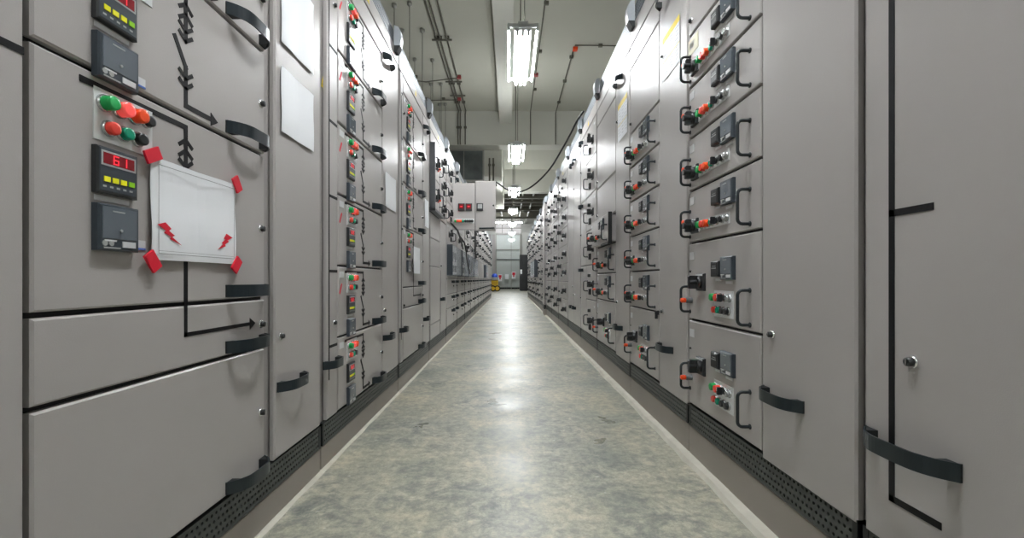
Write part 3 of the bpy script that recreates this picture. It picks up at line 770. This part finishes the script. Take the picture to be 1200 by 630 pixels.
conduit('ceiling_conduit','nearer of the two cross conduits running left to a red junction box',[(-1.05,9.0,zc-.02),(-1.7,9.02,zc-.09),(-2.4,9.0,zc-.02),(-4.1,9.0,zc-.02)],.012,[(-1.9,9.0,zc)],box=((-1.02,9.0,zc),'jred'))
conduit('ceiling_conduit','farther of the two cross conduits running left to a red junction box',[(-1.12,10.1,zc-.02),(-1.7,10.12,zc-.02),(-4.1,10.1,zc-.02)],.012,[(-1.5,10.1,zc),(-1.9,10.1,zc)],box=((-1.14,10.1,zc),'jred'))
RP=[(471,34),(495,34),(486,68),(507,69),(480,2),(505,97),(517,97),(462,4),(515,121),(522,121)]
RL=['nearer left','nearer right','second row left','second row right','frontmost','third row left','third row right','frame-top left','fourth row left','fourth row right']
for j,(x,y) in enumerate(RP):
    Y=(ZC1-.0-H)*F/(CY-y); X=(x-CX)*Y/F
    t=thing('threaded_rod',f'thin steel rod hanging from the ceiling above the left row, the {RL[j]} one','hanging rod',(X,Y,ZC1))
    put('rod',MB().pipe([(0,0,0),(0,0,-(ZC1-2.462))],.006,'rod',6),t); put('anchor',MB().lathe((0,0,-.07),[(.012,0),(.04,.02),(.04,.06),(.02,.07)],'steel',10,'z'),t)
# tray carried by the rods, out of sight behind the cabinet tops, and trays crossing the far bay
for j,(Y,z,x0,x1) in enumerate(((17.6,4.35,-4,4),(18.6,4.7,-4,4),(20.6,4.55,-4,4),(22.8,4.75,-4,4),(26.5,4.9,-4,4),(30.5,5.0,-4,4))):
    t=thing('cable_tray',['first','second','third','fourth','fifth','last'][j]+' cable tray crossing the dark far bay overhead, counting from the second beam','cable tray',(0,Y,z))
    m=MB(); m.box(x0,x1,0,.02,0,.10,'rod').box(x0,x1,.38,.40,0,.10,'rod'); put('rail',m,t)
    for k in range(17): put('rung',shared('rung',lambda: MB().box(0,.03,.02,.38,0,.015,'rod')),t,(x0+.49*k,0,0))
    put('cables',MB().pipe([(x0,.12,.04),(0,.14,.045),(x1,.11,.04)],.03,'cable').pipe([(x0,.25,.04),(x1,.27,.04)],.025,'steel'),t)
    for X in (-2.6,0.9,2.6): put('hanger',MB().pipe([(X,.2,.1),(X,.2,(5.55 if Y>19 and j%1==0 else 5.95)-z+.3)],.01,'rod',6),t)
for j,(X,z) in enumerate(((-.55,4.75),(.75,4.85),(1.3,4.7))):
    z+=.62
    conduit('overhead_pipe',['left','middle','right'][j]+' pipe running away along the roof of the far bay',[(X,17.2,z),(X,35.9,z)],.05,(),mk='steel',cat='pipe')
# downpipe pair at the second bay's beam (left of the lamps)
for j,X in enumerate((-.62,-.52)):
    conduit('drop_conduit',['left','right'][j]+' of two short conduits dropping down beside the dark duct',[(X+.11,11.33,3.88),(X+.11,11.33,3.1)],.02,[(X+.11,11.33,3.7)])
# sagging cable
pts=[(684,130,4.8),(676,142,4.9),(668,158,5.05),(658,176,5.25),(645,197,5.5),(630,213,5.75),(617,222,5.9),(605,225,6.0),(595,222,6.0),(587,217,6.0),(580,212,6.0)]
P=[at(*p) for p in pts]; S=[]
for i in range(len(P)-1):
    a,b,c,d=P[max(i-1,0)],P[i],P[i+1],P[min(i+2,len(P)-1)]
    for k in range(4):
        u=k/4; S.append(.5*((2*b)+(-a+c)*u+(2*a-5*b+4*c-d)*u*u+(-a+3*b-3*c+d)*u**3))
S.append(P[-1]); S.append(P[-1]+Vector((.02,.03,-.06)))
tag(put('sagging_cable',MB().pipe(S,.011,'cable',8),None),'black cable sagging across the aisle from the right row to the open door','cable')

# ---------------------------------------------------------------- end of the aisle
sh=thing('door_1','','')
for kk in list(sh.keys()): del sh[kk]
sh['kind']='structure'
sx0,sx1=at(582,0,35.9).x,at(609,0,35.9).x
m=MB(); n=26; zt=4.38
for k in range(n):
    z=zt*k/n; m.box(sx0,sx1,35.86,35.9,z+.012,z+zt/n,'shutter')
m.box(sx0,sx1,35.88,35.92,0,zt,'wall'); o=put('door_leaf',m,sh)
o=put('door_frame',MB().box(sx0-.08,sx0,35.75,36,0,zt+.08,'steel').box(sx1,sx1+.08,35.75,36,0,zt+.08,'steel').box(sx0,sx1,35.75,36,zt,zt+.10,'frame').box(sx0,sx1,35.80,35.95,0,.14,'hside').box(sx0+1.16,sx0+1.2,35.8,35.86,0,zt,'steel').box(sx0,sx1,35.8,35.86,2.35,2.42,'greyk').box(sx0,sx1,35.8,35.86,3.15,3.22,'steel'),sh)
struct('wall_panel_end', MB().box(-1.75,sx0-.1,35.6,35.95,0,4.5,'clad')) if False else struct('trim_15', MB().box(-1.8,sx0-.1,35.7,36,0,4.4,'frame').box(-1.45,-1.40,35.66,35.7,0,4.4,'shutter'))
for j,(x,y) in enumerate(((586,325),(602,322))):
    p=at(x,y,35.7); m=MB(); t=thing('door_sign',['left','right'][j]+' small red and white sign on the roller door','sign',tuple(p))
    put('sign_plate',MB().box(-.16,.16,0,.02,-.30,.25,'paper'),t); put('red_print',MB().prism([],0,0,'red') if False else MB().box(-.12,.12,-.01,0,.0,.20,'red').box(-.05,.05,-.01,0,-.15,0,'red'),t)
tag(put('floor_cover_sheet',MB().box(-.15,.15,0,.02,-.2,.2,'paper'),None,tuple(at(594,324,35.7))),'plain white sheet on the roller door between two red signs','paper sheet')
bc=thing('black_cabinet','tall black cabinet standing right of the roller door','cabinet',(at(609,0,30).x,30,0))
put('cabinet_body',MB().box(0,.60,0,.7,.06,2.45,'device').box(.03,.57,.03,.67,0,.06,'blackb'),bc); put('cabinet_door',MB().box(.02,.58,-.02,0,.10,2.42,'blackb').box(.04,.06,-.04,-.02,1.0,1.3,'chrome'),bc); put('white_note',MB().box(.03,.16,-.03,-.02,1.15,1.45,'paper'),bc)
# yellow wheeled machine with a drum
ct=thing('wheeled_machine','yellow wheeled machine with a blue and white drum on top, far end of the aisle','machine',(at(579.5,0,28.5).x,28.5,0))
m=MB(); m.panel(-.2,.2,0,.5,.28,.62,'cartyel'); m.box(-.23,-.19,-.05,.55,.12,.75,'cartyel').box(.19,.23,-.05,.55,.12,.75,'cartyel').box(-.23,.23,-.06,-.02,.62,.70,'cartyel'); put('frame',m,ct)
for x in (-.1,.18):
    m=MB(); m.lathe((x,-.10,.20),[(.20,0),(.20,.10),(.16,.12)],'rubber',24,'y'); m.lathe((x,-.12,.20),[(.13,0),(.13,.02)],'cartyel',20,'y'); put('wheel',m,ct)
put('drum',MB().lathe((-.04,.2,.70),[(.10,0),(.17,.02),(.18,.22),(.16,.30)],'enamel',20,'z'),ct)
put('drum_cover',MB().lathe((-.0,.17,.92),[(.19,0),(.19,.12),(.12,.22),(.05,.24)],'cartblu',20,'z'),ct)
put('strap',MB().box(-.26,.2,-.03,0,.66,.74,'rubber'),ct)

# ---------------------------------------------------------------- light, world, camera
w=bpy.data.worlds.new('World'); bpy.context.scene.world=w; w.use_nodes=True
w.node_tree.nodes['Background'].inputs[0].default_value=(.8,.9,1,1); w.node_tree.nodes['Background'].inputs[1].default_value=.0
cam=bpy.data.cameras.new('Camera'); co=bpy.data.objects.new('Camera',cam); COL.objects.link(co)
co.location=(0,0,H); co.rotation_euler=(PI/2,0,0); cam.sensor_width=36; cam.lens=F/1200*36
cam.shift_x=(600-CX)/1200; cam.shift_y=(CY-315)/1200; cam.clip_start=.05; cam.clip_end=200
sc=bpy.context.scene; sc.camera=co
sc.view_settings.view_transform='Standard'; sc.view_settings.look='None'; sc.view_settings.gamma=1
sc.view_settings.use_curve_mapping=False; sc.view_settings.exposure=1.82
sc.cycles.max_bounces=8; sc.cycles.sample_clamp_indirect=6; sc.cycles.use_denoising=True
